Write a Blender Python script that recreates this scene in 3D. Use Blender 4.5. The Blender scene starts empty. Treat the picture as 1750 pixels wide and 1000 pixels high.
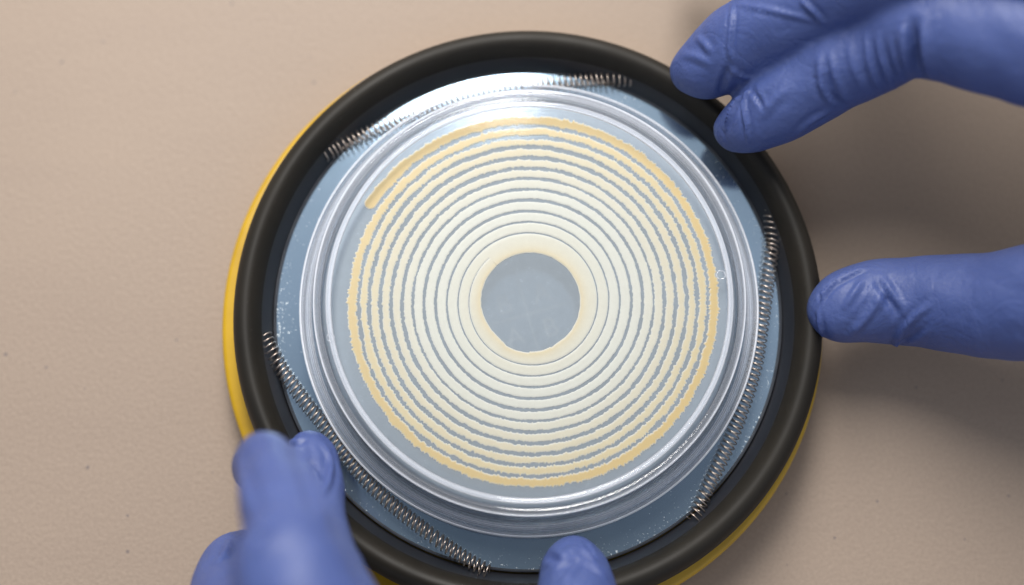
import bpy, bmesh, math, random
import numpy as np
from mathutils import Vector, Matrix
from mathutils.bvhtree import BVHTree

# everything below is written in millimetres and scaled to metres when a mesh is made
S = 0.001
scene = bpy.context.scene
col = scene.collection

# ------------------------------------------------------------------ camera
TILT = math.radians(10)
DIST, PXMM = 350.0, 8.42
FPX = DIST * PXMM
AX = Vector((0, math.sin(TILT), -math.cos(TILT)))
RI = Vector((1, 0, 0))
UP = Vector((0, math.cos(TILT), math.sin(TILT)))
CAM = Vector((0, 0, 12)) - AX * DIST - RI * (27 / PXMM) + UP * (37 / PXMM)
cd = bpy.data.cameras.new('camera')
cam = bpy.data.objects.new('camera', cd)
col.objects.link(cam)
cam.location = CAM * S
cam.rotation_euler = (TILT, 0, 0)
cd.sensor_width = 36
cd.lens = 36 * FPX / 1750
cd.clip_start, cd.clip_end = 0.01, 20
cd.dof.use_dof = True
cd.dof.focus_distance = 0.3395
cd.dof.aperture_fstop = (cd.lens) / 14.0
cd.dof.aperture_blades = 0
scene.camera = cam

# ------------------------------------------------------------------ light
world = bpy.data.worlds.new('World')
scene.world = world
world.use_nodes = True
wn, wl = world.node_tree.nodes, world.node_tree.links
wn.clear()
wo = wn.new('ShaderNodeOutputWorld')
bg = wn.new('ShaderNodeBackground')
tc = wn.new('ShaderNodeTexCoord')
sx = wn.new('ShaderNodeSeparateXYZ')
wl.new(tc.outputs['Generated'], sx.inputs[0])
# a room: pale ceiling that gets brighter away from the photographer, cool near-side fill added
m1 = wn.new('ShaderNodeMath'); m1.operation = 'MULTIPLY_ADD'
m1.inputs[1].default_value = 1.0; m1.inputs[2].default_value = 0.5
wl.new(sx.outputs['Y'], m1.inputs[0])
rp = wn.new('ShaderNodeValToRGB')
rp.color_ramp.elements[0].position = 0.10; rp.color_ramp.elements[0].color = (0.62, 0.66, 0.76, 1)
rp.color_ramp.elements[1].position = 0.95; rp.color_ramp.elements[1].color = (0.75, 0.72, 0.70, 1)
for p_, c_ in ((0.32, (0.55, 0.59, 0.68, 1)), (0.45, (0.26, 0.28, 0.32, 1)), (0.50, (0.15, 0.16, 0.18, 1)), (0.585, (0.24, 0.26, 0.30, 1)), (0.66, (0.52, 0.56, 0.64, 1)), (0.80, (0.85, 0.86, 0.88, 1))):
    e_ = rp.color_ramp.elements.new(p_); e_.color = c_
wl.new(m1.outputs[0], rp.inputs[0])
wl.new(rp.outputs[0], bg.inputs[0])
bg.inputs[1].default_value = 0.95
wl.new(bg.outputs[0], wo.inputs[0])


def area(name, loc, target, sx_, sy_, power, colr, roll=0.0, spread=180):
    ld = bpy.data.lights.new(name, 'AREA')
    ld.spread = math.radians(spread)
    ld.shape = 'RECTANGLE'
    ld.size, ld.size_y = sx_ * S, sy_ * S
    ld.energy, ld.color = power, colr
    o = bpy.data.objects.new(name, ld)
    col.objects.link(o)
    o.location = Vector(loc) * S
    q = (Vector(target) - Vector(loc)).to_track_quat('-Z', 'Y')
    o.rotation_euler = (q.to_matrix() @ Matrix.Rotation(roll, 3, 'Z')).to_euler()
    return o


area('ceiling_panel', (-42, 495, 545), (-50, 75, 0), 200, 620, 2.95, (1.0, 0.97, 0.93), math.radians(-9), 90)

scene.view_settings.view_transform = 'Standard'
scene.view_settings.look = 'None'
scene.view_settings.exposure = 0.0
scene.view_settings.gamma = 1.0
scene.view_settings.use_curve_mapping = False
scene.cycles.use_denoising = True
scene.cycles.max_bounces = 14
scene.cycles.transmission_bounces = 12
scene.cycles.transparent_max_bounces = 16
scene.cycles.glossy_bounces = 6
scene.cycles.caustics_refractive = True
scene.cycles.caustics_reflective = False
scene.cycles.blur_glossy = 0.3
scene.cycles.sample_clamp_indirect = 4.0


# ------------------------------------------------------------------ helpers
def at(px, py, z):
    """Point at height z (mm) that lies under photo pixel px, py."""
    d = AX + RI * ((px - 875) / FPX) + UP * ((500 - py) / FPX)
    return CAM + d * ((z - CAM.z) / d.z)


def make(name, verts, faces, mat, parent=None, smooth=True, sharp=35):
    me = bpy.data.meshes.new(name)
    v = np.asarray(verts, float) * S
    me.from_pydata(v.tolist(), [], faces)
    me.validate()
    if smooth:
        me.shade_smooth()
        if sharp:
            me.set_sharp_from_angle(angle=math.radians(sharp))
    if mat:
        me.materials.append(mat)
    o = bpy.data.objects.new(name, me)
    col.objects.link(o)
    if parent:
        o.parent = parent
    return o


def recalc(o):
    bm = bmesh.new(); bm.from_mesh(o.data)
    bmesh.ops.recalc_face_normals(bm, faces=bm.faces)
    bm.to_mesh(o.data); bm.free()
    return o


def tag(o, label=None, cat=None, group=None, kind=None):
    for k, v in (('label', label), ('category', cat), ('group', group), ('kind', kind)):
        if v:
            o[k] = v
    return o


def empty(name):
    o = bpy.data.objects.new(name, None)
    col.objects.link(o)
    return o


def lathe(name, prof, mat, parent=None, c=(0, 0), n=320, closed=True, sharp=35):
    """Revolve the (r, z) profile about the vertical axis through c."""
    v, f = [], []
    m = len(prof)
    for i in range(n):
        a = 2 * math.pi * i / n
        for r, z in prof:
            v.append((c[0] + r * math.cos(a), c[1] + r * math.sin(a), z))
    for i in range(n):
        j = (i + 1) % n
        for k in range(m if closed else m - 1):
            l = (k + 1) % m
            f.append((i * m + k, j * m + k, j * m + l, i * m + l))
    return recalc(make(name, v, f, mat, parent, sharp=sharp))


def disc_solid(name, prof, mat, parent=None, c=(0, 0), n=320, sharp=35):
    """Solid of revolution: the profile runs from the axis out and back to the axis."""
    v, f = [], []
    m = len(prof)
    for i in range(n):
        a = 2 * math.pi * i / n
        for r, z in prof:
            v.append((c[0] + r * math.cos(a), c[1] + r * math.sin(a), z))
    for i in range(n):
        j = (i + 1) % n
        for k in range(m - 1):
            f.append((i * m + k, j * m + k, j * m + k + 1, i * m + k + 1))
    f.append([i * m for i in range(n)])
    f.append([i * m + m - 1 for i in range(n)][::-1])
    return recalc(make(name, v, f, mat, parent, sharp=sharp))


def arc(cx, cz, r, a0, a1, n=6):
    return [(cx + r * math.cos(math.radians(a0 + (a1 - a0) * i / n)),
             cz + r * math.sin(math.radians(a0 + (a1 - a0) * i / n))) for i in range(n + 1)]


def catmull(P, per):
    P = [np.array(p, float) for p in P]
    P = [2 * P[0] - P[1]] + P + [2 * P[-1] - P[-2]]
    out = []
    for i in range(1, len(P) - 2):
        for k in range(per):
            t = k / per
            out.append(0.5 * ((2 * P[i]) + (-P[i - 1] + P[i + 1]) * t +
                              (2 * P[i - 1] - 5 * P[i] + 4 * P[i + 1] - P[i + 2]) * t * t +
                              (-P[i - 1] + 3 * P[i] - 3 * P[i + 1] + P[i + 2]) * t ** 3))
    out.append(P[-2])
    return np.array(out)


# ------------------------------------------------------------------ materials
def new_mat(name):
    m = bpy.data.materials.new(name)
    m.use_nodes = True
    nt = m.node_tree
    return m, nt, nt.nodes['Principled BSDF']


def N(nt, typ, **kw):
    n = nt.nodes.new(typ)
    for k, v in kw.items():
        if hasattr(n, k):
            setattr(n, k, v)
        else:
            n.inputs[k].default_value = v
    return n


def ramp(nt, fac, stops):
    r = nt.nodes.new('ShaderNodeValToRGB')
    el = r.color_ramp.elements
    el[0].position, el[0].color = stops[0][0], (*stops[0][1], 1)
    el[1].position, el[1].color = stops[-1][0], (*stops[-1][1], 1)
    for p, c in stops[1:-1]:
        e = el.new(p); e.color = (*c, 1)
    nt.links.new(fac, r.inputs[0])
    return r.outputs[0]


def noise(nt, scale, detail=3, rough=0.5, vec=None, dist=0.0):
    n = N(nt, 'ShaderNodeTexNoise')
    n.inputs['Scale'].default_value = scale
    n.inputs['Detail'].default_value = detail
    n.inputs['Roughness'].default_value = rough
    n.inputs['Distortion'].default_value = dist
    if vec is None:
        vec = N(nt, 'ShaderNodeTexCoord').outputs['Object']
    nt.links.new(vec, n.inputs['Vector'])
    return n.outputs['Fac']


def math_n(nt, op, a, b=None, clamp=False):
    n = nt.nodes.new('ShaderNodeMath'); n.operation = op; n.use_clamp = clamp
    for i, x in enumerate((a, b)):
        if x is None:
            continue
        if isinstance(x, (int, float)):
            n.inputs[i].default_value = x
        else:
            nt.links.new(x, n.inputs[i])
    return n.outputs[0]


def mixc(nt, fac, a, b, blend='MIX'):
    n = nt.nodes.new('ShaderNodeMix'); n.data_type = 'RGBA'; n.blend_type = blend
    for i, x in ((0, fac), (6, a), (7, b)):
        if isinstance(x, (int, float)):
            n.inputs[i].default_value = x
        elif isinstance(x, tuple):
            n.inputs[i].default_value = (*x, 1)
        else:
            nt.links.new(x, n.inputs[i])
    return n.outputs[2]


def bump(nt, h, dist, strength=1.0, nrm=None):
    b = nt.nodes.new('ShaderNodeBump')
    b.inputs['Strength'].default_value = strength
    b.inputs['Distance'].default_value = dist * S
    nt.links.new(h, b.inputs['Height'])
    if nrm is not None:
        nt.links.new(nrm, b.inputs['Normal'])
    return b.outputs[0]


# bench: beige coated board, fine grain, tiny dark specks
M_bench, nt, b = new_mat('bench_laminate')
big = noise(nt, 9, 3, 0.5)
c0 = ramp(nt, big, [(0.3, (0.222, 0.170, 0.131)), (0.7, (0.248, 0.191, 0.147))])
fine = noise(nt, 1400, 2, 0.6)
c1 = mixc(nt, 0.10, c0, ramp(nt, fine, [(0.35, (0.30, 0.24, 0.20)), (0.65, (0.58, 0.47, 0.38))]))
vo = N(nt, 'ShaderNodeTexVoronoi', voronoi_dimensions='2D'); vo.inputs['Scale'].default_value = 110
nt.links.new(N(nt, 'ShaderNodeTexCoord').outputs['Object'], vo.inputs['Vector'])
keep = math_n(nt, 'GREATER_THAN', N(nt, 'ShaderNodeSeparateColor').outputs[0], 2)
sep = N(nt, 'ShaderNodeSeparateColor'); nt.links.new(vo.outputs['Color'], sep.inputs[0])
rad = math_n(nt, 'MULTIPLY', math_n(nt, 'SUBTRACT', sep.outputs[0], 0.74), 0.16)
spk = math_n(nt, 'LESS_THAN', vo.outputs['Distance'], rad)
c2 = mixc(nt, math_n(nt, 'MULTIPLY', spk, 0.72), c1, (0.10, 0.085, 0.09))
mp = N(nt, 'ShaderNodeMapping'); mp.inputs['Scale'].default_value = (14, 70, 1); mp.inputs['Rotation'].default_value = (0, 0, 0.5)
nt.links.new(N(nt, 'ShaderNodeTexCoord').outputs['Object'], mp.inputs[0])
wipe = noise(nt, 1.0, 5, 0.65, vec=mp.outputs[0], dist=0.5)
c2 = mixc(nt, 0.22, c2, ramp(nt, wipe, [(0.3, (0.88, 0.87, 0.88)), (0.55, (1.0, 1.0, 1.0)), (0.75, (1.06, 1.05, 1.03))]), 'MULTIPLY')
nt.links.new(c2, b.inputs['Base Color'])
b.inputs['Roughness'].default_value = 0.55
b.inputs['Specular IOR Level'].default_value = 0.35
gr = noise(nt, 1050, 3, 0.6)
nt.links.new(bump(nt, gr, 0.13, 0.9), b.inputs['Normal'])

# black rubber
M_rubber, nt, b = new_mat('black_rubber')
r0 = noise(nt, 60, 4, 0.6)
nt.links.new(ramp(nt, r0, [(0.3, (0.008, 0.0066, 0.0045)), (0.7, (0.013, 0.0105, 0.0070))]), b.inputs['Base Color'])
b.inputs['Specular IOR Level'].default_value = 0.28
base_c = ramp(nt, r0, [(0.3, (0.008, 0.0066, 0.0045)), (0.7, (0.013, 0.0105, 0.0070))])
lint = math_n(nt, 'MULTIPLY', math_n(nt, 'SUBTRACT', noise(nt, 1300, 3, 0.7, dist=0.6), 0.70), 9, True)
nt.links.new(mixc(nt, math_n(nt, 'MULTIPLY', lint, 0.5), base_c, (0.20, 0.19, 0.17)), b.inputs['Base Color'])
b.inputs['Roughness'].default_value = 0.42
nt.links.new(ramp(nt, noise(nt, 25, 4, 0.6), [(0.3, (0.44,) * 3), (0.7, (0.66,) * 3)]), b.inputs['Roughness'])
nt.links.new(bump(nt, noise(nt, 2600, 2, 0.5), 0.02, 0.5), b.inputs['Normal'])

# bevel inside the ring, its bluish reflected sheen put into the colour
M_bevel, nt, b = new_mat('black_with_blue_sheen')
nt.links.new(ramp(nt, noise(nt, 45, 4, 0.6), [(0.3, (0.012, 0.0125, 0.016)), (0.7, (0.017, 0.0175, 0.022))]), b.inputs['Base Color'])
b.inputs['Roughness'].default_value = 0.28
b.inputs['Specular IOR Level'].default_value = 0.7

# yellow enamel
M_yellow, nt, b = new_mat('yellow_enamel')
nt.links.new(ramp(nt, noise(nt, 120, 4, 0.6), [(0.25, (0.37, 0.215, 0.002)), (0.7, (0.45, 0.27, 0.003))]), b.inputs['Base Color'])
b.inputs['Roughness'].default_value = 0.35

M_dark, nt, b = new_mat('dark_steel')
nt.links.new(ramp(nt, noise(nt, 300, 3), [(0.3, (0.03, 0.035, 0.045)), (0.7, (0.05, 0.055, 0.065))]), b.inputs['Base Color'])
b.inputs['Roughness'].default_value = 0.4

# stage: blue-grey anodised mirror, dusty near its rim
M_stage, nt, b = new_mat('blue_grey_mirror')
tco = N(nt, 'ShaderNodeTexCoord').outputs['Object']
ln = N(nt, 'ShaderNodeVectorMath'); ln.operation = 'LENGTH'; nt.links.new(tco, ln.inputs[0])
edge = N(nt, 'ShaderNodeMapRange'); edge.inputs['From Min'].default_value = 0.0415; edge.inputs['From Max'].default_value = 0.0525
edge.inputs['To Min'].default_value = 0.0; edge.inputs['To Max'].default_value = 1.0
nt.links.new(ln.outputs['Value'], edge.inputs['Value'])
cl = noise(nt, 55, 5, 0.65)
dn = noise(nt, 1500, 4, 0.75)
thr = math_n(nt, 'SUBTRACT', 0.78, math_n(nt, 'MULTIPLY', math_n(nt, 'MULTIPLY', edge.outputs[0], cl), 0.36))
spots = math_n(nt, 'MULTIPLY', math_n(nt, 'SUBTRACT', dn, thr), 14, True)
vo = N(nt, 'ShaderNodeTexVoronoi', voronoi_dimensions='2D'); vo.inputs['Scale'].default_value = 420
nt.links.new(tco, vo.inputs['Vector'])
sep = N(nt, 'ShaderNodeSeparateColor'); nt.links.new(vo.outputs['Color'], sep.inputs[0])
sp2 = math_n(nt, 'LESS_THAN', vo.outputs['Distance'], math_n(nt, 'MULTIPLY', math_n(nt, 'SUBTRACT', sep.outputs[0], 0.94), 1.1))
dust = math_n(nt, 'MAXIMUM', spots, math_n(nt, 'MULTIPLY', sp2, 0.6))
film = math_n(nt, 'MULTIPLY', noise(nt, 40, 4, 0.6), 1.0)
b.inputs['Metallic'].default_value = 1.0
nt.links.new(ramp(nt, film, [(0.3, (0.29, 0.40, 0.51)), (0.7, (0.35, 0.46, 0.58))]), b.inputs['Base Color'])
b.inputs['Roughness'].default_value = 0.09
dd = N(nt, 'ShaderNodeBsdfDiffuse'); dd.inputs['Color'].default_value = (0.34, 0.47, 0.58, 1)
haze_f = math_n(nt, 'ADD', math_n(nt, 'MULTIPLY', math_n(nt, 'MULTIPLY', edge.outputs[0], cl), 0.22), 0.14)
mx = N(nt, 'ShaderNodeMixShader')
dust_c = mixc(nt, dust, (0.22, 0.30, 0.38), (0.85, 0.92, 0.95)); nt.links.new(dust_c, dd.inputs['Color'])
nt.links.new(math_n(nt, 'ADD', math_n(nt, 'MULTIPLY', dust, 0.75), haze_f, True), mx.inputs[0])
nt.links.new(b.outputs[0], mx.inputs[1]); nt.links.new(dd.outputs[0], mx.inputs[2])
nt.links.new(mx.outputs[0], nt.nodes['Material Output'].inputs['Surface'])

M_mark, nt, b = new_mat('pale_etching_and_reflection')
b.inputs['Base Color'].default_value = (0.80, 0.84, 0.90, 1)
b.inputs['Roughness'].default_value = 0.6
tr = N(nt, 'ShaderNodeBsdfTransparent'); mx = N(nt, 'ShaderNodeMixShader')
nt.links.new(ramp(nt, noise(nt, 900, 3), [(0.3, (0.5,) * 3), (0.7, (0.75,) * 3)]), mx.inputs[0])
nt.links.new(tr.outputs[0], mx.inputs[1]); nt.links.new(b.outputs[0], mx.inputs[2])
nt.links.new(mx.outputs[0], nt.nodes['Material Output'].inputs['Surface'])

# spring steel
M_spring, nt, b = new_mat('spring_steel')
b.inputs['Metallic'].default_value = 1.0
nt.links.new(ramp(nt, noise(nt, 700, 2), [(0.3, (0.40, 0.33, 0.28)), (0.7, (0.58, 0.50, 0.44))]), b.inputs['Base Color'])
b.inputs['Roughness'].default_value = 0.32

# clear polystyrene walls: mostly transparent, their pale glow put into the colour as haze
def plastic(name, cloud, refr=0.12):
    m, nt, b = new_mat(name)
    nt.nodes.remove(b)
    tr = N(nt, 'ShaderNodeBsdfTransparent'); tr.inputs[0].default_value = (0.965, 0.975, 0.99, 1)
    rf = N(nt, 'ShaderNodeBsdfRefraction'); rf.inputs['IOR'].default_value = 1.5; rf.inputs['Roughness'].default_value = 0.0
    gl = N(nt, 'ShaderNodeBsdfGlossy'); gl.inputs['Roughness'].default_value = 0.05
    fr = N(nt, 'ShaderNodeFresnel'); fr.inputs['IOR'].default_value = 1.55
    b0 = N(nt, 'ShaderNodeMixShader'); b0.inputs[0].default_value = refr
    nt.links.new(tr.outputs[0], b0.inputs[1]); nt.links.new(rf.outputs[0], b0.inputs[2])
    b = N(nt, 'ShaderNodeMixShader'); nt.links.new(math_n(nt, 'MINIMUM', fr.outputs[0], 0.22), b.inputs[0])
    nt.links.new(b0.outputs[0], b.inputs[1]); nt.links.new(gl.outputs[0], b.inputs[2])
    # haze stands in for light scattered inside the plastic, lit as if facing up
    up = N(nt, 'ShaderNodeCombineXYZ'); up.inputs[2].default_value = 1.0
    d = N(nt, 'ShaderNodeBsdfDiffuse'); d.inputs[0].default_value = (0.90, 0.93, 1.0, 1)
    nt.links.new(up.outputs[0], d.inputs['Normal'])
    t = N(nt, 'ShaderNodeBsdfTranslucent'); t.inputs[0].default_value = (0.93, 0.95, 1.0, 1)
    a = N(nt, 'ShaderNodeMixShader'); a.inputs[0].default_value = 0.10
    nt.links.new(d.outputs[0], a.inputs[1]); nt.links.new(t.outputs[0], a.inputs[2])
    x = N(nt, 'ShaderNodeMixShader')
    # bright refraction lines painted in haze: noise along the radius and the height only
    tc = N(nt, 'ShaderNodeTexCoord'); sp = N(nt, 'ShaderNodeSeparateXYZ'); nt.links.new(tc.outputs['Object'], sp.inputs[0])
    dx = math_n(nt, 'POWER', math_n(nt, 'SUBTRACT', sp.outputs[0], 0.0002), 2); dy = math_n(nt, 'POWER', math_n(nt, 'SUBTRACT', sp.outputs[1], 0.0009), 2)
    rr = math_n(nt, 'SQRT', math_n(nt, 'ADD', dx, dy))
    cb = N(nt, 'ShaderNodeCombineXYZ'); nt.links.new(rr, cb.inputs[0]); nt.links.new(sp.outputs[2], cb.inputs[1])
    lines = noise(nt, 2300, 3, 0.75, vec=cb.outputs[0])
    lf = ramp(nt, lines, [(0.36, (0.10,) * 3), (0.48, (0.45,) * 3), (0.57, (1.0,) * 3), (0.68, (2.6,) * 3)])
    mottle = ramp(nt, noise(nt, 380, 5, 0.75), [(0.32, (0.9,) * 3), (0.60, (1.0,) * 3), (0.78, (1.3,) * 3)])
    sc = math_n(nt, 'MULTIPLY', lf, mottle)
    nt.links.new(math_n(nt, 'MULTIPLY', sc, cloud, True), x.inputs[0])
    nt.links.new(b.outputs[0], x.inputs[1]); nt.links.new(a.outputs[0], x.inputs[2])
    nt.links.new(x.outputs[0], nt.nodes['Material Output'].inputs['Surface'])
    return m


M_ps = plastic('clear_polystyrene', 0.29)
M_edge = plastic('painted_highlight_edge', 0.75)  # pale colour carries the highlight along the rims
M_rim = plastic('glow_hazed_polystyrene_rim', 0.26)


def thin_clear(name, tint, haze, haze_col, rough=0.02, bumpy=None, ior=1.5):
    """Thin clear sheet: transparent + fresnel gloss + a little scattering haze."""
    m, nt, b = new_mat(name)
    nt.nodes.remove(b)
    tr = N(nt, 'ShaderNodeBsdfTransparent'); tr.inputs[0].default_value = (*tint, 1)
    gl = N(nt, 'ShaderNodeBsdfGlossy'); gl.inputs['Roughness'].default_value = rough
    df = N(nt, 'ShaderNodeBsdfDiffuse'); df.inputs[0].default_value = (*haze_col, 1)
    fr = N(nt, 'ShaderNodeFresnel'); fr.inputs['IOR'].default_value = ior
    if bumpy:
        nb = bump(nt, noise(nt, bumpy[0], 3, 0.6), bumpy[1], 1.0)
        nt.links.new(nb, gl.inputs['Normal']); nt.links.new(nb, fr.inputs['Normal'])
    a = N(nt, 'ShaderNodeMixShader')
    sc = noise(nt, 500, 5, 0.8)
    hz = math_n(nt, 'MULTIPLY', ramp(nt, sc, [(0.3, (0.93,) * 3), (0.62, (1.0,) * 3), (0.80, (1.5,) * 3)]), haze)
    nt.links.new(hz, a.inputs[0])
    nt.links.new(tr.outputs[0], a.inputs[1]); nt.links.new(df.outputs[0], a.inputs[2])
    c = N(nt, 'ShaderNodeMixShader')
    nt.links.new(fr.outputs[0], c.inputs[0])
    nt.links.new(a.outputs[0], c.inputs[1]); nt.links.new(gl.outputs[0], c.inputs[2])
    nt.links.new(c.outputs[0], nt.nodes['Material Output'].inputs['Surface'])
    return m


M_plate = thin_clear('clear_plastic_sheet', (0.98, 0.985, 0.99), 0.02, (0.7, 0.75, 0.8), 0.02, (60, 0.004))
M_agar = thin_clear('hazy_agar', (0.93, 0.95, 0.94), 0.50, (0.74, 0.84, 0.93), 0.3, None, 1.04)

# colonies: colour attribute carries the growth's own pigment
M_colony, nt, b = new_mat('cream_colony')
at_ = N(nt, 'ShaderNodeAttribute'); at_.attribute_name = 'pigment'
spk = noise(nt, 900, 3, 0.7)
nt.links.new(mixc(nt, 0.10, at_.outputs['Color'], ramp(nt, spk, [(0.35, (0.70, 0.66, 0.55)), (0.65, (1.0, 1.0, 0.95))]), 'MULTIPLY'), b.inputs['Base Color'])
b.inputs['Roughness'].default_value = 0.45
nt.links.new(bump(nt, noise(nt, 1800, 3, 0.6), 0.02, 0.4), b.inputs['Normal'])
tl = N(nt, 'ShaderNodeBsdfTranslucent'); nt.links.new(at_.outputs['Color'], tl.inputs[0])
mx = N(nt, 'ShaderNodeMixShader'); mx.inputs[0].default_value = 0.04
nt.links.new(b.outputs[0], mx.inputs[1]); nt.links.new(tl.outputs[0], mx.inputs[2])
nt.links.new(mx.outputs[0], nt.nodes['Material Output'].inputs['Surface'])

# nitrile
M_glove, nt, b = new_mat('blue_nitrile')
g0 = noise(nt, 70, 4, 0.6)
nt.links.new(ramp(nt, g0, [(0.3, (0.042, 0.066, 0.196)), (0.7, (0.055, 0.083, 0.228))]), b.inputs['Base Color'])
b.inputs['Roughness'].default_value = 0.5
b.inputs['Specular IOR Level'].default_value = 0.36
b.inputs['Subsurface Weight'].default_value = 0.15
b.inputs['Subsurface Radius'].default_value = (0.2, 0.35, 1.0)
b.inputs['Subsurface Scale'].default_value = 0.0015
rg = math_n(nt, 'ABSOLUTE', math_n(nt, 'SUBTRACT', noise(nt, 105, 2, 0.5, dist=0.8), 0.5))
rg = math_n(nt, 'MINIMUM', rg, 0.06)
n0 = bump(nt, rg, 3.0, 0.28)
n1 = bump(nt, noise(nt, 120, 4, 0.55, dist=1.2), 1.1, 0.4, n0)
nt.links.new(ramp(nt, noise(nt, 60, 4, 0.6), [(0.3, (0.42,) * 3), (0.7, (0.60,) * 3)]), b.inputs['Roughness'])
n2 = bump(nt, noise(nt, 1100, 3, 0.6), 0.14, 0.8, n1)
nt.links.new(n2, b.inputs['Normal'])

# ------------------------------------------------------------------ setting
def grid_plane(name, x0, x1, y0, y1, z, mat):
    return make(name, [(x0, y0, z), (x1, y0, z), (x1, y1, z), (x0, y1, z)], [(0, 1, 2, 3)], mat, smooth=False)


tag(grid_plane('bench_surface', -900, 900, -700, 800, 0, M_bench), kind='structure')

# ------------------------------------------------------------------ holder
RC = (0.0, -0.5)
hold = empty('plate_holder')
tag(hold, 'round yellow dish holder with black rubber ring and mirrored floor on the beige bench', 'dish holder')
lathe('base', [(40, 0.4), (59.6, 0.4), *arc(60.4, 1.6, 1.2, -90, 0), *arc(60.6, 7.4, 1.0, 0, 90), (40, 8.4)],
      M_yellow, hold, (-1.1, -1.1))
ringp = [(51.6, 9.0), (57.8, 9.0), (58.8, 10.0), (59.3, 12.0), (59.35, 14.0), (59.1, 16.0), (58.5, 17.8), (57.6, 18.9), (56.6, 19.3),
         (55.6, 19.1), (54.7, 18.3), (53.9, 17.1), (53.2, 15.7), (52.5, 14.2), (51.9, 12.9), (51.6, 12.3)]
P3 = catmull([(a, b_, 0) for a, b_ in ringp[1:]], 4)[:, :2]
cut = [i for i, p in enumerate(P3) if p[0] < 53.7 and p[1] > 12][0]
lathe('rubber_ring', [ringp[0]] + [tuple(p) for p in P3[:cut + 1]] + [(52.2, 14.4 - 0.9)], M_rubber, hold, RC, n=400, sharp=60)
lathe('inner_bevel', [(P3[cut][0], P3[cut][1] - 0.05)] + [tuple(p) for p in P3[cut + 1:]] + [(52.4, 12.0)], M_bevel, hold, RC, n=400, sharp=60)
st = disc_solid('mirror_floor', [(0.01, 9.2), (51.3, 9.2), (51.3, 11.9), (51.2, 12.0), (0.01, 12.0)], M_stage, hold, (0, 0))
# dark groove between floor and ring
lathe('groove_lip', [(50.95, 12.0), (51.5, 12.0), (51.5, 12.35), (51.25, 12.45), (50.95, 12.2)], M_dark, hold, (0, -0.2))


def ribbon(pts, w, z, h=0.05):
    """A flat drawn line through pts (mm) of width w."""
    v, f = [], []
    pts = [Vector(p) for p in pts]
    for i, p in enumerate(pts):
        t = (pts[min(i + 1, len(pts) - 1)] - pts[max(i - 1, 0)]).normalized()
        n = Vector((-t.y, t.x))
        for s in (-1, 1):
            q = p + n * (s * w / 2)
            v.append((q.x, q.y, z))
    for i in range(len(pts) - 1):
        f.append((2 * i, 2 * i + 1, 2 * i + 3, 2 * i + 2))
    return v, f


etch = empty('reticle'); etch.parent = hold
vv, ff = [], []
th = math.radians(16)
def addr(pts, w, z=12.03):
    v, f = ribbon(pts, w, z)
    o = len(vv)
    vv.extend(v); ff.extend([tuple(i + o for i in q) for q in f])
ux, uy = (math.cos(th), math.sin(th)), (-math.sin(th), math.cos(th))
addr([(ux[0] * t, ux[1] * t) for t in (-9.2, 9.2)], 0.3)
addr([(uy[0] * t, uy[1] * t) for t in (0.2, 11.5)], 0.3)
addr([(-uy[0] * t, -uy[1] * t) for t in (0.2, 9.4)], 0.3)
addr([(9.4 * math.cos(a), 9.4 * math.sin(a)) for a in np.linspace(0, 2 * math.pi, 97)], 0.28, 12.06)  # pale ring painted for the hole edge's reflection in the mirror floor
make('cross_hair_and_reflection', vv, ff, M_mark, etch, smooth=False)


def text_mesh(txt, size, mat, parent, loc, rot, name='letter', extrude=0.02):
    cu = bpy.data.curves.new(name, 'FONT')
    cu.body = txt; cu.size = size; cu.offset = -0.010 * size; cu.extrude = extrude; cu.align_x = 'CENTER'; cu.align_y = 'CENTER'
    o = bpy.data.objects.new(name, cu)
    col.objects.link(o)
    dg = bpy.context.evaluated_depsgraph_get()
    me = bpy.data.meshes.new_from_object(o.evaluated_get(dg))
    bpy.data.objects.remove(o)
    v = np.zeros(len(me.vertices) * 3); me.vertices.foreach_get('co', v); v = v.reshape(-1, 3)
    c, s = math.cos(rot), math.sin(rot)
    v = np.c_[v[:, 0] * c - v[:, 1] * s + loc[0], v[:, 0] * s + v[:, 1] * c + loc[1], v[:, 2] + loc[2]] * S
    me.vertices.foreach_set('co', v.ravel())
    me.materials.clear(); me.materials.append(mat)
    r = bpy.data.objects.new(name, me)
    col.objects.link(r); r.parent = parent
    return r


for ch, px, py in (('B', 862, 522), ('A', 926, 502), ('A', 881, 577), ('B', 941, 561)):
    p = at(px, py, 12.05)
    text_mesh(ch, 5.6, M_mark, etch, (p.x, p.y, 12.08), th + math.radians(0))


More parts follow.
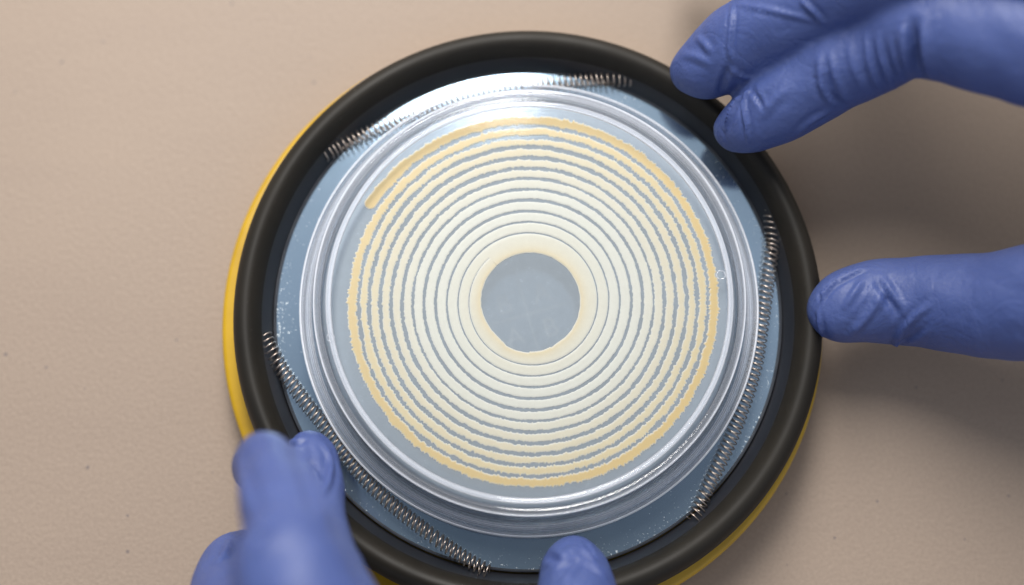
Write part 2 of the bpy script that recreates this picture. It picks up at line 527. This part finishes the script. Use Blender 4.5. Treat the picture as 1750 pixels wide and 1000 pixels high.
# springs: coils of wire stretched round the dish
def spring(path, z, R=1.42, wire=0.15, pitch=1.13, seed=0, lean=0.25):
    pts = [at(x, y, z) for x, y in path]
    C = catmull([(p.x, p.y, p.z) for p in pts], 24)
    seg = np.linalg.norm(np.diff(C, axis=0), axis=1); L = np.r_[0, np.cumsum(seg)]
    turns = L[-1] / pitch
    per, nw = 20, 7
    n = int(turns * per)
    s = np.linspace(0, L[-1], n)
    X = np.c_[[np.interp(s, L, C[:, k]) for k in range(3)]].T
    T = np.gradient(X, axis=0); T /= np.linalg.norm(T, axis=1)[:, None]
    Z = np.array([0, 0, 1.0]); B = np.cross(T, Z); B /= np.linalg.norm(B, axis=1)[:, None]
    rng = np.random.default_rng(seed)
    wob = np.interp(s, np.linspace(0, L[-1], 30), rng.normal(0, 0.06, 30))
    ph = 2 * np.pi * (s + wob * 2) / pitch
    H = X + R * (np.cos(ph)[:, None] * (B + lean * T) + np.sin(ph)[:, None] * Z)
    HT = np.gradient(H, axis=0); HT /= np.linalg.norm(HT, axis=1)[:, None]
    A = np.cos(ph)[:, None] * B + np.sin(ph)[:, None] * Z
    A -= (A * HT).sum(1)[:, None] * HT; A /= np.linalg.norm(A, axis=1)[:, None]
    D = np.cross(HT, A)
    v = []
    for k in range(nw):
        a = 2 * np.pi * k / nw
        v.append(H + wire * (math.cos(a) * A + math.sin(a) * D))
    v = np.stack(v, 1).reshape(-1, 3)
    f = []
    for i in range(n - 1):
        for k in range(nw):
            l = (k + 1) % nw
            f.append((i * nw + k, i * nw + l, (i + 1) * nw + l, (i + 1) * nw + k))
    f.append(tuple(range(nw))[::-1]); f.append(tuple((n - 1) * nw + k for k in range(nw)))
    return make('spring', v, f, M_spring, hold, sharp=0)


spring([(452, 573), (462, 594), (482, 632), (503, 662), (524, 691), (549, 721), (576, 757), (604, 796), (638, 833), (682, 872),
        (725, 905), (764, 933), (800, 957), (836, 978)], 14.2, seed=1, lean=0.27)
spring([(1318, 352), (1318, 385), (1320, 415), (1315, 457), (1308, 508), (1301, 560), (1293, 615), (1284, 652), (1272, 690), (1258, 728),
        (1241, 768), (1222, 808), (1203, 848), (1184, 890)], 14.2, seed=2, lean=-0.16)
spring([(545, 270), (575, 254), (620, 232), (690, 201), (760, 177), (830, 159), (892, 148), (954, 141), (1020, 137), (1090, 135)], 14.2, seed=3, lean=0.2)

# ------------------------------------------------------------------ petri dish (stands upside down in its lid)
DC = (0.2, 0.9)
dish = empty('petri_dish')
tag(dish, 'clear plastic petri dish with a spiral of cream colonies held by three springs', 'petri dish')
lid = lathe('lid_wall', [(44.3, 12.06), (45.6, 12.06), *arc(45.25, 12.6, 0.55, -60, 0, 4), (45.7, 15.4), (45.85, 16.2),
                         *arc(45.7, 16.5, 0.3, 0, 80, 4), (45.1, 16.72), (44.98, 16.5), (44.86, 16.72), (44.0, 16.95), *arc(43.75, 16.7, 0.25, 90, 180, 4),
                         (43.5, 16.2), (44.1, 15.9), (44.35, 15.0), (44.3, 13.6)], M_rim, dish, DC, n=400, sharp=50)
lathe('lid_floor', [(0.02, 12.12), (44.25, 12.12), (44.25, 13.0), (0.02, 13.0)], M_plate, dish, DC, closed=False, n=200)
# stacking rim of the lid: a low raised bead
lathe('lid_bead', [(41.35, 13.02), (41.8, 13.02), (41.78, 13.4), (41.6, 13.6), (41.4, 13.4)], M_rim, dish, DC, n=300, sharp=0)
WP = [(40.1, 24.6), (40.1, 25.6), (40.3, 25.75), (40.8, 25.72), (40.9, 25.55), (41.0, 25.72), *arc(41.1, 25.3, 0.4, 70, 0, 5), (41.7, 20.0), (42.35, 14.2),
      (42.6, 13.9), *arc(42.35, 13.45, 0.4, 20, -180, 7), (41.2, 14.6), (40.7, 20.0), (40.3, 23.6)]
lathe('dish_wall', [(a + 0.75, b_) for a, b_ in WP], M_ps, dish, DC, n=400, sharp=50)
# raised rim on the underside of the dish, and its sheet
lathe('stacking_rim', [(38.7, 25.32), (39.9, 25.32), (39.8, 25.85), (39.3, 26.1), (38.85, 25.85)], M_ps, dish, DC, n=300, sharp=0)
lathe('dish_floor', [(0.02, 25.3), (40.8, 25.3)], M_plate, dish, DC, closed=False, n=200)
ag = lathe('agar', [(0.02, 21.6), (36.5, 21.6), (38.6, 21.5), (39.9, 21.1), (40.6, 20.4), (41.0, 19.2)], M_agar, dish, DC, closed=False, n=300, sharp=0)
lathe('lid_edge_highlight', [(45.62, 16.95), (45.95, 16.95), (45.98, 17.2), (45.8, 17.3), (45.62, 17.2)], M_edge, dish, DC, n=400, sharp=0)  # this and the next two: thin beads added to draw bright rim highlights
lathe('lid_foot_highlight', [(45.62, 12.02), (45.95, 12.02), (45.98, 12.3), (45.8, 12.4), (45.62, 12.3)], M_edge, dish, DC, n=400, sharp=0)
lathe('wall_edge_highlight', [(42.02, 25.42), (42.27, 25.42), (42.28, 25.6), (42.14, 25.68), (42.02, 25.6)], M_edge, dish, DC, n=400, sharp=0)
# moulded pips
for px, py, r in ((1232, 470, 0.85), (565, 577, 0.75)):
    p = at(px, py, 25.4)
    prof = [(r - 0.12, 25.32), (r + 0.12, 25.32), (r + 0.1, 25.55), (r, 25.62), (r - 0.1, 25.55)]
    lathe('moulded_pip', prof, M_ps, dish, (p.x, p.y), n=40, sharp=0)

# ------------------------------------------------------------------ colony spiral
rng = np.random.default_rng(7)
gR = np.array([305.3, 286.8, 268.5, 249.5, 230.1, 211.7, 192.8, 173.5, 153.5, 134.7, 115.3]) / 8.70
gL = np.array([295.5, 277.2, 258.3, 239.3, 220.5, 202.2, 183, 163, 143.7, 124.5, 105.7]) / 8.70
gw = np.array([6.6, 7.4, 8.0, 7.2, 6.8, 4.8, 6.2, 5.8, 4.0, 2.6, 2.2]) / 8.70 * 0.86
ph_k = np.ravel(np.c_[150 + 360 * np.arange(11), 330 + 360 * np.arange(11)])
gc_k = np.ravel(np.c_[gR, gL])
gw_k = np.repeat(gw, 2); gw_k[-1] = 1.2 / 8.7
END = 3977.0
def Gc(p):
    p = np.asarray(p, float)
    base = np.interp(p, ph_k, gc_k)
    base = np.where(p < 150, gc_k[0] + (150 - p) / 180 * 1.09, base)
    return np.where(p > ph_k[-1], gc_k[-1] - (p - ph_k[-1]) / 180 * 1.0, base)
def Gw(p):
    return np.where(p > ph_k[-1], np.maximum(0.002, gw_k[-1] * (END - p) / 47.0), np.interp(p, ph_k, gw_k))
hx = np.array([0, 60, 120, 180, 215, 230, 236, 242, 255, 270, 285, 293, 302, 324, 360])
hr = np.array([85, 84.6, 84.6, 84.8, 82.6, 82.8, 84.2, 87.6, 88.6, 89.0, 88.6, 87.6, 85.0, 85.6, 85]) / 8.70
def scallop(s, amp):
    """Lobed edge: envelope of half-round beads along arc length s."""
    L = s[-1] + 3
    pos, p = [], -1.0
    while p < L:
        w = rng.uniform(0.4, 1.0); pos.append((p + w / 2, w, rng.uniform(0.35, 1.0))); p += w * 0.86
    c = np.array([q[0] for q in pos]); w = np.array([q[1] for q in pos]); h = np.array([q[2] for q in pos])
    i = np.clip(np.searchsorted(c, s), 1, len(c) - 1)
    out = np.zeros_like(s)
    for j in (i - 1, i):
        u = np.clip(np.abs(s - c[j]) / (w[j] / 2), 0, 1)
        out = np.maximum(out, h[j] * np.sqrt(1 - u * u))
    slow = np.interp(s, np.arange(0, L + 4, 2.3), rng.normal(0, 1, len(np.arange(0, L + 4, 2.3))))
    fine = np.interp(s, np.arange(0, L + 1, 0.22), rng.normal(0, 1, len(np.arange(0, L + 1, 0.22))))
    return (out - 0.55) * amp + slow * amp * 0.16 + fine * amp * 0.13

# sample by arc length
phis = [0.0]
while phis[-1] < END + 360:
    r = max(9.0, float(Gc(min(phis[-1], END))))
    phis.append(phis[-1] + math.degrees(0.11 / r))
phi = np.array(phis); phi[-1] = END + 360
rad0 = Gc(np.minimum(phi, END))
s = np.r_[0, np.cumsum(np.radians(np.diff(phi)) * rad0[1:])]
ang = np.radians(150 - phi)
inner = Gc(phi) + Gw(phi) / 2
adeg = np.degrees(ang) % 360
hole = np.interp(adeg, hx, hr) + 0.03 * np.interp(s, np.arange(0, s[-1] + 1, 0.9), rng.normal(0, 1, len(np.arange(0, s[-1] + 1, 0.9))))
last = phi >= END
inner = np.where(last, hole, inner)
outer = np.where(phi < 360, Gc(phi) + Gw(phi) * 0 + 2.10 + 0.75 * np.exp(-phi / 28.0), Gc(phi - 360) - Gw(phi - 360) / 2)
k = np.clip((rad0 - 12) / 25, 0, 1)
amp_i = 0.05 + 0.55 * k ** 1.1
amp_i = np.where(last, 0.0, amp_i)
amp_o = np.where(phi < 360, 0.6, amp_i)
calm = np.clip((s - 1.5) / 5.0, 0.12, 1)                 # the first drop is smooth
ro = outer + scallop(s, 1.0) * amp_o * calm
ri = inner - scallop(s, 1.0) * amp_i * calm
# keep a gap open between neighbours where there is one
# rounded head
head = s < 1.3
u = np.clip(s / 1.3, 0, 1); cap = np.sqrt(np.clip(1 - (1 - u) ** 2, 0, 1))
mid = (ro + ri) / 2; hw = (ro - ri) / 2
ro = np.where(head, mid + hw * cap, ro); ri = np.where(head, mid - hw * cap, ri)
# beads bud off the hole's lower right edge
for a0 in np.linspace(270, 292, 9):
    ri = np.where(last, ri - 0.22 * np.sqrt(np.clip(1 - ((adeg - a0) / 1.5) ** 2, 0, 1)), ri)
M_ = 13
tt = np.linspace(0, 1, M_); tt = 0.5 - 0.5 * np.cos(np.pi * tt)      # denser near the edges
R_ = ri[:, None] + (ro - ri)[:, None] * tt[None]
dist = np.minimum(R_ - ri[:, None], ro[:, None] - R_)
dist = np.where(head[:, None], np.minimum(dist, s[:, None] * 0.9), dist)
h = 0.09 * (1 - np.exp(-dist / 0.10))
h += 0.003 * rng.normal(0, 1, h.shape) * (dist > 0.1)
SC = (0.45, 1.0)
Zt = 21.66
X = SC[0] + R_ * np.cos(ang)[:, None]; Y = SC[1] + R_ * np.sin(ang)[:, None]
V = np.stack([X, Y, Zt + h], 2).reshape(-1, 3)
nP = len(phi)
ii, kk = np.meshgrid(np.arange(nP - 1), np.arange(M_ - 1), indexing='ij')
a_ = (ii * M_ + kk).ravel()
F = np.c_[a_, a_ + M_, a_ + M_ + 1, a_ + 1]
streak = make('colony_streak', V, F.tolist(), M_colony, dish, sharp=0)
yel = np.array([0.89, 0.665, 0.29]); cre = np.array([0.92, 0.785, 0.48]); pale = np.array([0.94, 0.95, 0.85]); edgec = np.array([0.94, 0.95, 0.90])
q = (phi / 360.0)[:, None, None]
mixA = np.clip(q - 0.55, 0, 1)                       # first turn yellow, then cream
colr = yel * (1 - mixA) + cre * mixA
mixB = np.clip((q - 1.6) / 5.5, 0, 1) ** 0.9
colr = colr * (1 - mixB) + pale * mixB
colr = np.broadcast_to(colr, (nP, M_, 3)).copy()
# ageing growth round the hole is yellow too
hr_a = np.interp(adeg, hx, hr)[:, None]
near = np.exp(-np.clip(R_ - hr_a - 0.1, 0, 99) / 1.2)[..., None]
near = near * np.clip((q - 9.0), 0, 1)
colr = colr * (1 - near * 0.95) + np.array([0.95, 0.75, 0.38]) * near * 0.95
inn = np.clip((q - 9.5) / 1.2, 0, 1) * 0.30
colr = colr * (1 - inn) + np.array([0.95, 0.90, 0.70]) * inn
ew = np.exp(-(np.clip(dist, 0, 9) / 0.20) ** 2)[..., None] * 0.85
colr = colr * (1 - ew) + edgec * ew
ca = streak.data.color_attributes.new('pigment', 'FLOAT_COLOR', 'POINT')
ca.data.foreach_set('color', np.c_[colr.reshape(-1, 3), np.ones(nP * M_)].astype(np.float32).ravel())
f_idx = [i for i in range(len(streak.data.polygons))]


# ------------------------------------------------------------------ gloved hands
def blob_mesh(chains, voxel, name, smooth_it):
    bm = bmesh.new()
    for ch in chains:
        P = [Vector(c[0]) for c in ch]; Rr = [c[1] for c in ch]
        C = catmull([(*p, r) for p, r in zip(P, Rr)], 6)
        prev = None
        for x, y, z, r in C:
            m = Matrix.Translation((x, y, z))
            bmesh.ops.create_icosphere(bm, subdivisions=3, radius=r, matrix=m)
        for a, b_ in zip(C[:-1], C[1:]):
            A, B = Vector(a[:3]), Vector(b_[:3]); d = B - A
            if d.length < 1e-3:
                continue
            q_ = d.to_track_quat('Z', 'Y').to_matrix().to_4x4()
            bmesh.ops.create_cone(bm, cap_ends=True, segments=28, radius1=a[3], radius2=b_[3], depth=d.length,
                                  matrix=Matrix.Translation((A + B) / 2) @ q_)
    me = bpy.data.meshes.new('tmp'); bm.to_mesh(me); bm.free()
    o = bpy.data.objects.new('tmp', me); col.objects.link(o)
    rm = o.modifiers.new('r', 'REMESH'); rm.mode = 'VOXEL'; rm.voxel_size = voxel; rm.adaptivity = 0
    sm = o.modifiers.new('s', 'SMOOTH'); sm.factor = 0.5; sm.iterations = smooth_it
    dg = bpy.context.evaluated_depsgraph_get()
    e = bpy.data.meshes.new_from_object(o.evaluated_get(dg))
    bpy.data.objects.remove(o)
    v = np.zeros(len(e.vertices) * 3); e.vertices.foreach_get('co', v); v = v.reshape(-1, 3)
    n = np.zeros(len(e.vertices) * 3); e.vertices.foreach_get('normal', n) if False else e.vertex_normals.foreach_get('vector', n)
    return e, v, n.reshape(-1, 3)


def wrinkle(e, v, n, folds, gain=1.7):
    """folds: (pixel polyline, width mm, height mm); each is dropped on the surface and raised (or sunk)."""
    bvh = BVHTree.FromPolygons([tuple(p) for p in v], [tuple(p.vertices) for p in e.polygons])
    out = v.copy()
    disp = np.zeros(len(v))
    for pix, w, hgt in folds:
        C = catmull([(x, y, 0) for x, y in pix], 8)[:, :2]
        pts = []
        for x, y in C:
            d = (AX + RI * ((x - 875) / FPX) + UP * ((500 - y) / FPX)).normalized()
            hit = bvh.ray_cast(CAM, d)
            if hit[0] is not None:
                pts.append(np.array(hit[0]))
        if len(pts) < 2:
            continue
        pts = np.array(pts)
        lo, hi = pts.min(0) - 3 * w, pts.max(0) + 3 * w
        idx = np.where(((v > lo) & (v < hi)).all(1))[0]
        best = np.full(len(idx), 1e9); bt = np.zeros(len(idx))
        for i_, (a, b_) in enumerate(zip(pts[:-1], pts[1:])):
            ab = b_ - a; L2 = max(ab @ ab, 1e-9)
            t = np.clip(((v[idx] - a) @ ab) / L2, 0, 1)
            dd_ = np.linalg.norm(v[idx] - a - t[:, None] * ab, axis=1)
            k_ = dd_ < best
            best[k_] = dd_[k_]; bt[k_] = (i_ + t[k_]) / (len(pts) - 1)
        fade = np.sin(np.pi * np.clip(bt, 0.02, 0.98)) ** 0.6
        w_ = 0.85 * w
        g = np.exp(-(best / w_) ** 2) - 0.5 * np.exp(-((best - 1.7 * w_) / (0.9 * w_)) ** 2)
        disp[idx] += gain * hgt * g * fade
    return out + n * disp[:, None]


def hand(chains, folds, label, gain=2.0):
    ch = [[((*at(*p[:3]),) if len(p) == 4 else p[0], p[3]) for p in c] for c in chains]
    e, v, n = blob_mesh(ch, 0.62, 'gloved_hand', 10)
    v = wrinkle(e, v, n, folds, gain)
    # slack in the thin glove: broad soft undulation
    w = (np.sin(v[:, 0] * 0.42 + 1.3 * np.sin(v[:, 1] * 0.31)) * np.sin(v[:, 1] * 0.37 + 1.1 * np.sin(v[:, 2] * 0.33 + v[:, 0] * 0.2)))
    v = v + n * (0.16 * w)[:, None]
    base = v.copy()
    e.vertices.foreach_set('co', (v * S).ravel())
    e.update()
    e.shade_smooth()
    e.materials.clear(); e.materials.append(M_glove)
    e.name = 'gloved_hand'
    o = bpy.data.objects.new('gloved_hand', e)
    col.objects.link(o)
    tag(o, label, 'gloved hand', 'blue gloved hands holding the dish holder')
    return o


right = [
    # index finger on the rubber ring
    [(1257, 222, 24.6, 4.4), (1290, 206, 27.5, 6.4), (1335, 178, 31, 7.6), (1395, 140, 35, 7.9), (1440, 115, 39, 7.9), (1505, 84, 43, 8.2),
     (1570, 50, 48, 9.1), (1690, 62, 53, 10.6), (1860, 90, 58, 12.5), (2120, 120, 62, 14)],
    # middle finger
    [(1186, 122, 24.8, 5.0), (1213, 112, 27, 6.8), (1262, 78, 31, 8.2), (1330, 38, 37, 8.2), (1400, 2, 42, 8.2), (1500, -45, 50, 9), (1640, -80, 56, 10),
     (1840, -60, 62, 12.5), (2120, 10, 66, 14.5)],
    # ring finger, beyond the frame
    [(1190, -110, 22, 5.4), (1290, -150, 32, 7.6), (1430, -190, 50, 8.4), (1600, -200, 58, 9.6), (1820, -180, 64, 12), (2120, -90, 68, 14)],
    # little finger
    [(1330, -300, 12, 5.0), (1410, -310, 26, 6.6), (1540, -320, 48, 7.4), (1680, -310, 56, 8.5), (1840, -280, 62, 11), (2120, -180, 66, 13)],
    # thumb pressed against the ring's side
    [(1421, 534, 19.5, 4.6), (1440, 527, 19.5, 6.9), (1480, 517, 19.5, 8.2), (1540, 515, 20, 8.7), (1610, 517, 23, 9.5), (1710, 522, 29, 10.6),
     (1850, 500, 38, 12.5), (2030, 420, 48, 15)],
    # palm and wrist
    [(2080, 330, 54, 15), (2170, 180, 62, 16), (2280, 120, 68, 20), (2480, 160, 76, 22), (2760, 240, 84, 24)],
    [(2120, 40, 64, 14), (2210, 60, 68, 17), (2310, 150, 72, 20)],
    [(2120, -140, 66, 13), (2220, -30, 70, 18), (2330, 110, 74, 21)],
    [(2030, 420, 48, 14), (2200, 300, 60, 18), (2380, 200, 72, 22)],
]
rfolds = [
    ([(1276, 158), (1258, 175), (1246, 200), (1238, 222)], 0.55, 0.55),
    ([(1282, 150), (1270, 176), (1276, 215), (1280, 245)], 0.5, 0.42),
    ([(1282, 150), (1295, 168), (1305, 190)], 0.6, -0.3),
    ([(1400, 100), (1403, 130), (1412, 155), (1432, 178)], 1.0, 0.38),
    ([(1408, 130), (1418, 160), (1442, 182)], 0.7, -0.55),
    ([(1418, 92), (1427, 130), (1440, 160), (1455, 178)], 0.8, 0.32),
    ([(1450, 70), (1455, 105), (1468, 140), (1482, 166)], 0.8, 0.22),
    ([(1478, 60), (1484, 100), (1495, 135), (1510, 158)], 0.7, 0.36),
    ([(1500, 62), (1505, 96), (1518, 130), (1530, 152)], 0.7, 0.34),
    ([(1520, 66), (1528, 100), (1540, 128), (1552, 146)], 0.6, 0.3),
    ([(1560, 40), (1562, 80), (1566, 110), (1575, 135)], 1.3, -1.1),
    ([(1360, 232), (1390, 205), (1420, 188)], 0.8, 0.28),
    ([(1302, 200), (1320, 175), (1345, 150)], 1.1, 0.2),
    ([(1252, 4), (1250, 40), (1246, 80), (1252, 105)], 0.55, 0.4),
    ([(1246, 110), (1238, 130), (1230, 160)], 0.8, -0.35),
    ([(1246, 112), (1262, 128), (1285, 135)], 0.7, 0.25),
    ([(1370, 2), (1390, 20), (1408, 42)], 0.6, 0.45),
    ([(1255, 6), (1300, 14), (1345, 24), (1400, 38)], 0.6, 0.25),
    ([(1190, 62), (1205, 78), (1215, 90)], 0.8, 0.25),
    ([(1165, 92), (1190, 98), (1215, 110)], 0.9, 0.2),
    # thumb
    ([(1398, 536), (1404, 510), (1425, 486), (1460, 466), (1480, 458)], 0.55, 0.5),
    ([(1398, 536), (1402, 556), (1406, 575)], 0.5, 0.4),
    ([(1400, 500), (1402, 512), (1398, 530)], 0.5, -0.4),
    ([(1445, 525), (1460, 500), (1475, 478)], 0.8, 0.35),
    ([(1450, 578), (1475, 550), (1500, 515), (1515, 490)], 1.0, 0.3),
    ([(1500, 478), (1515, 505), (1530, 530), (1532, 545)], 1.0, -0.4),
    ([(1505, 470), (1522, 500), (1535, 520)], 0.8, 0.3),
    ([(1528, 590), (1542, 566), (1560, 545), (1590, 520)], 0.8, 0.45),
    ([(1534, 586), (1560, 575), (1590, 548)], 0.8, -0.25),
    ([(1505, 590), (1520, 592), (1536, 584)], 0.7, 0.45),
]
hand(right, rfolds, 'blue gloved hand reaching in from the right, thumb and two fingertips gripping the ring')

left = [
    # thumb over the near part of the ring
    [(981, 951, 19.5, 4.2), (982, 972, 22.5, 6.2), (985, 1004, 28, 7.5), (985, 1060, 36, 8.6), (970, 1150, 47, 10), (900, 1300, 58, 13), (800, 1480, 64, 16)],
    # index finger pressed on the ring
    [(527, 770, 25, 4.0), (532, 785, 27, 5.2), (538, 825, 30, 5.6), (536, 880, 36, 6.0), (545, 960, 46, 7.2), (590, 1090, 64, 9), (680, 1280, 74, 12), (760, 1450, 72, 15)],
    # middle finger arched high above the ring
    [(440, 800, 26, 5.0), (446, 796, 42, 5.2), (453, 787, 56, 5.2), (468, 822, 64, 6.2), (482, 868, 72, 7.0), (496, 920, 78, 7.8), (503, 990, 83, 9.8), (560, 1150, 86, 11), (640, 1330, 82, 13), (740, 1480, 76, 15)],
    # ring finger curled low beside it
    [(415, 950, 13, 5.2), (398, 968, 19, 6.4), (392, 1010, 28, 7.4), (400, 1100, 48, 8.2), (450, 1210, 68, 9.5), (560, 1380, 76, 12), (700, 1500, 74, 15)],
    # little finger
    [(360, 1110, 10, 5.0), (350, 1140, 20, 6), (370, 1220, 42, 7), (430, 1330, 60, 8.5), (540, 1450, 70, 11), (680, 1540, 72, 14)],
    # palm and wrist
    [(760, 1450, 72, 15), (740, 1560, 74, 18), (730, 1750, 78, 21), (720, 2000, 84, 24)],
    [(600, 1440, 74, 13), (680, 1580, 74, 18), (720, 1740, 78, 21)],
    [(840, 1420, 62, 15), (790, 1560, 70, 19), (740, 1740, 78, 21)],
]
lfolds = [
    ([(505, 765), (520, 790), (540, 812), (548, 830)], 0.7, 0.4),
    ([(490, 752), (505, 756), (520, 748)], 0.5, 0.35),
    ([(555, 760), (566, 790), (560, 825), (548, 850)], 0.8, 0.3),
    ([(500, 760), (525, 800), (545, 850), (556, 890)], 1.4, 0.35),
    ([(430, 925), (445, 915), (465, 900)], 1.6, -0.4),
    ([(405, 780), (420, 850), (430, 885)], 1.4, 0.25),
    ([(935, 950), (955, 955), (985, 940)], 1.0, -0.35),
    ([(945, 975), (965, 962), (990, 950)], 0.8, 0.3),
    ([(975, 935), (1000, 945), (1018, 958)], 0.8, 0.35),
    ([(985, 950), (1010, 965), (1035, 985)], 0.8, 0.4),
    ([(960, 995), (975, 980), (990, 962)], 0.9, 0.25),
    ([(1000, 925), (1008, 940), (1016, 950)], 0.5, -0.35),
    ([(370, 960), (385, 945), (392, 925)], 1.0, 0.3),
]
hand(left, lfolds, 'blue gloved hand reaching in from the lower left, blurred finger arched over the yellow rim', 2.4)
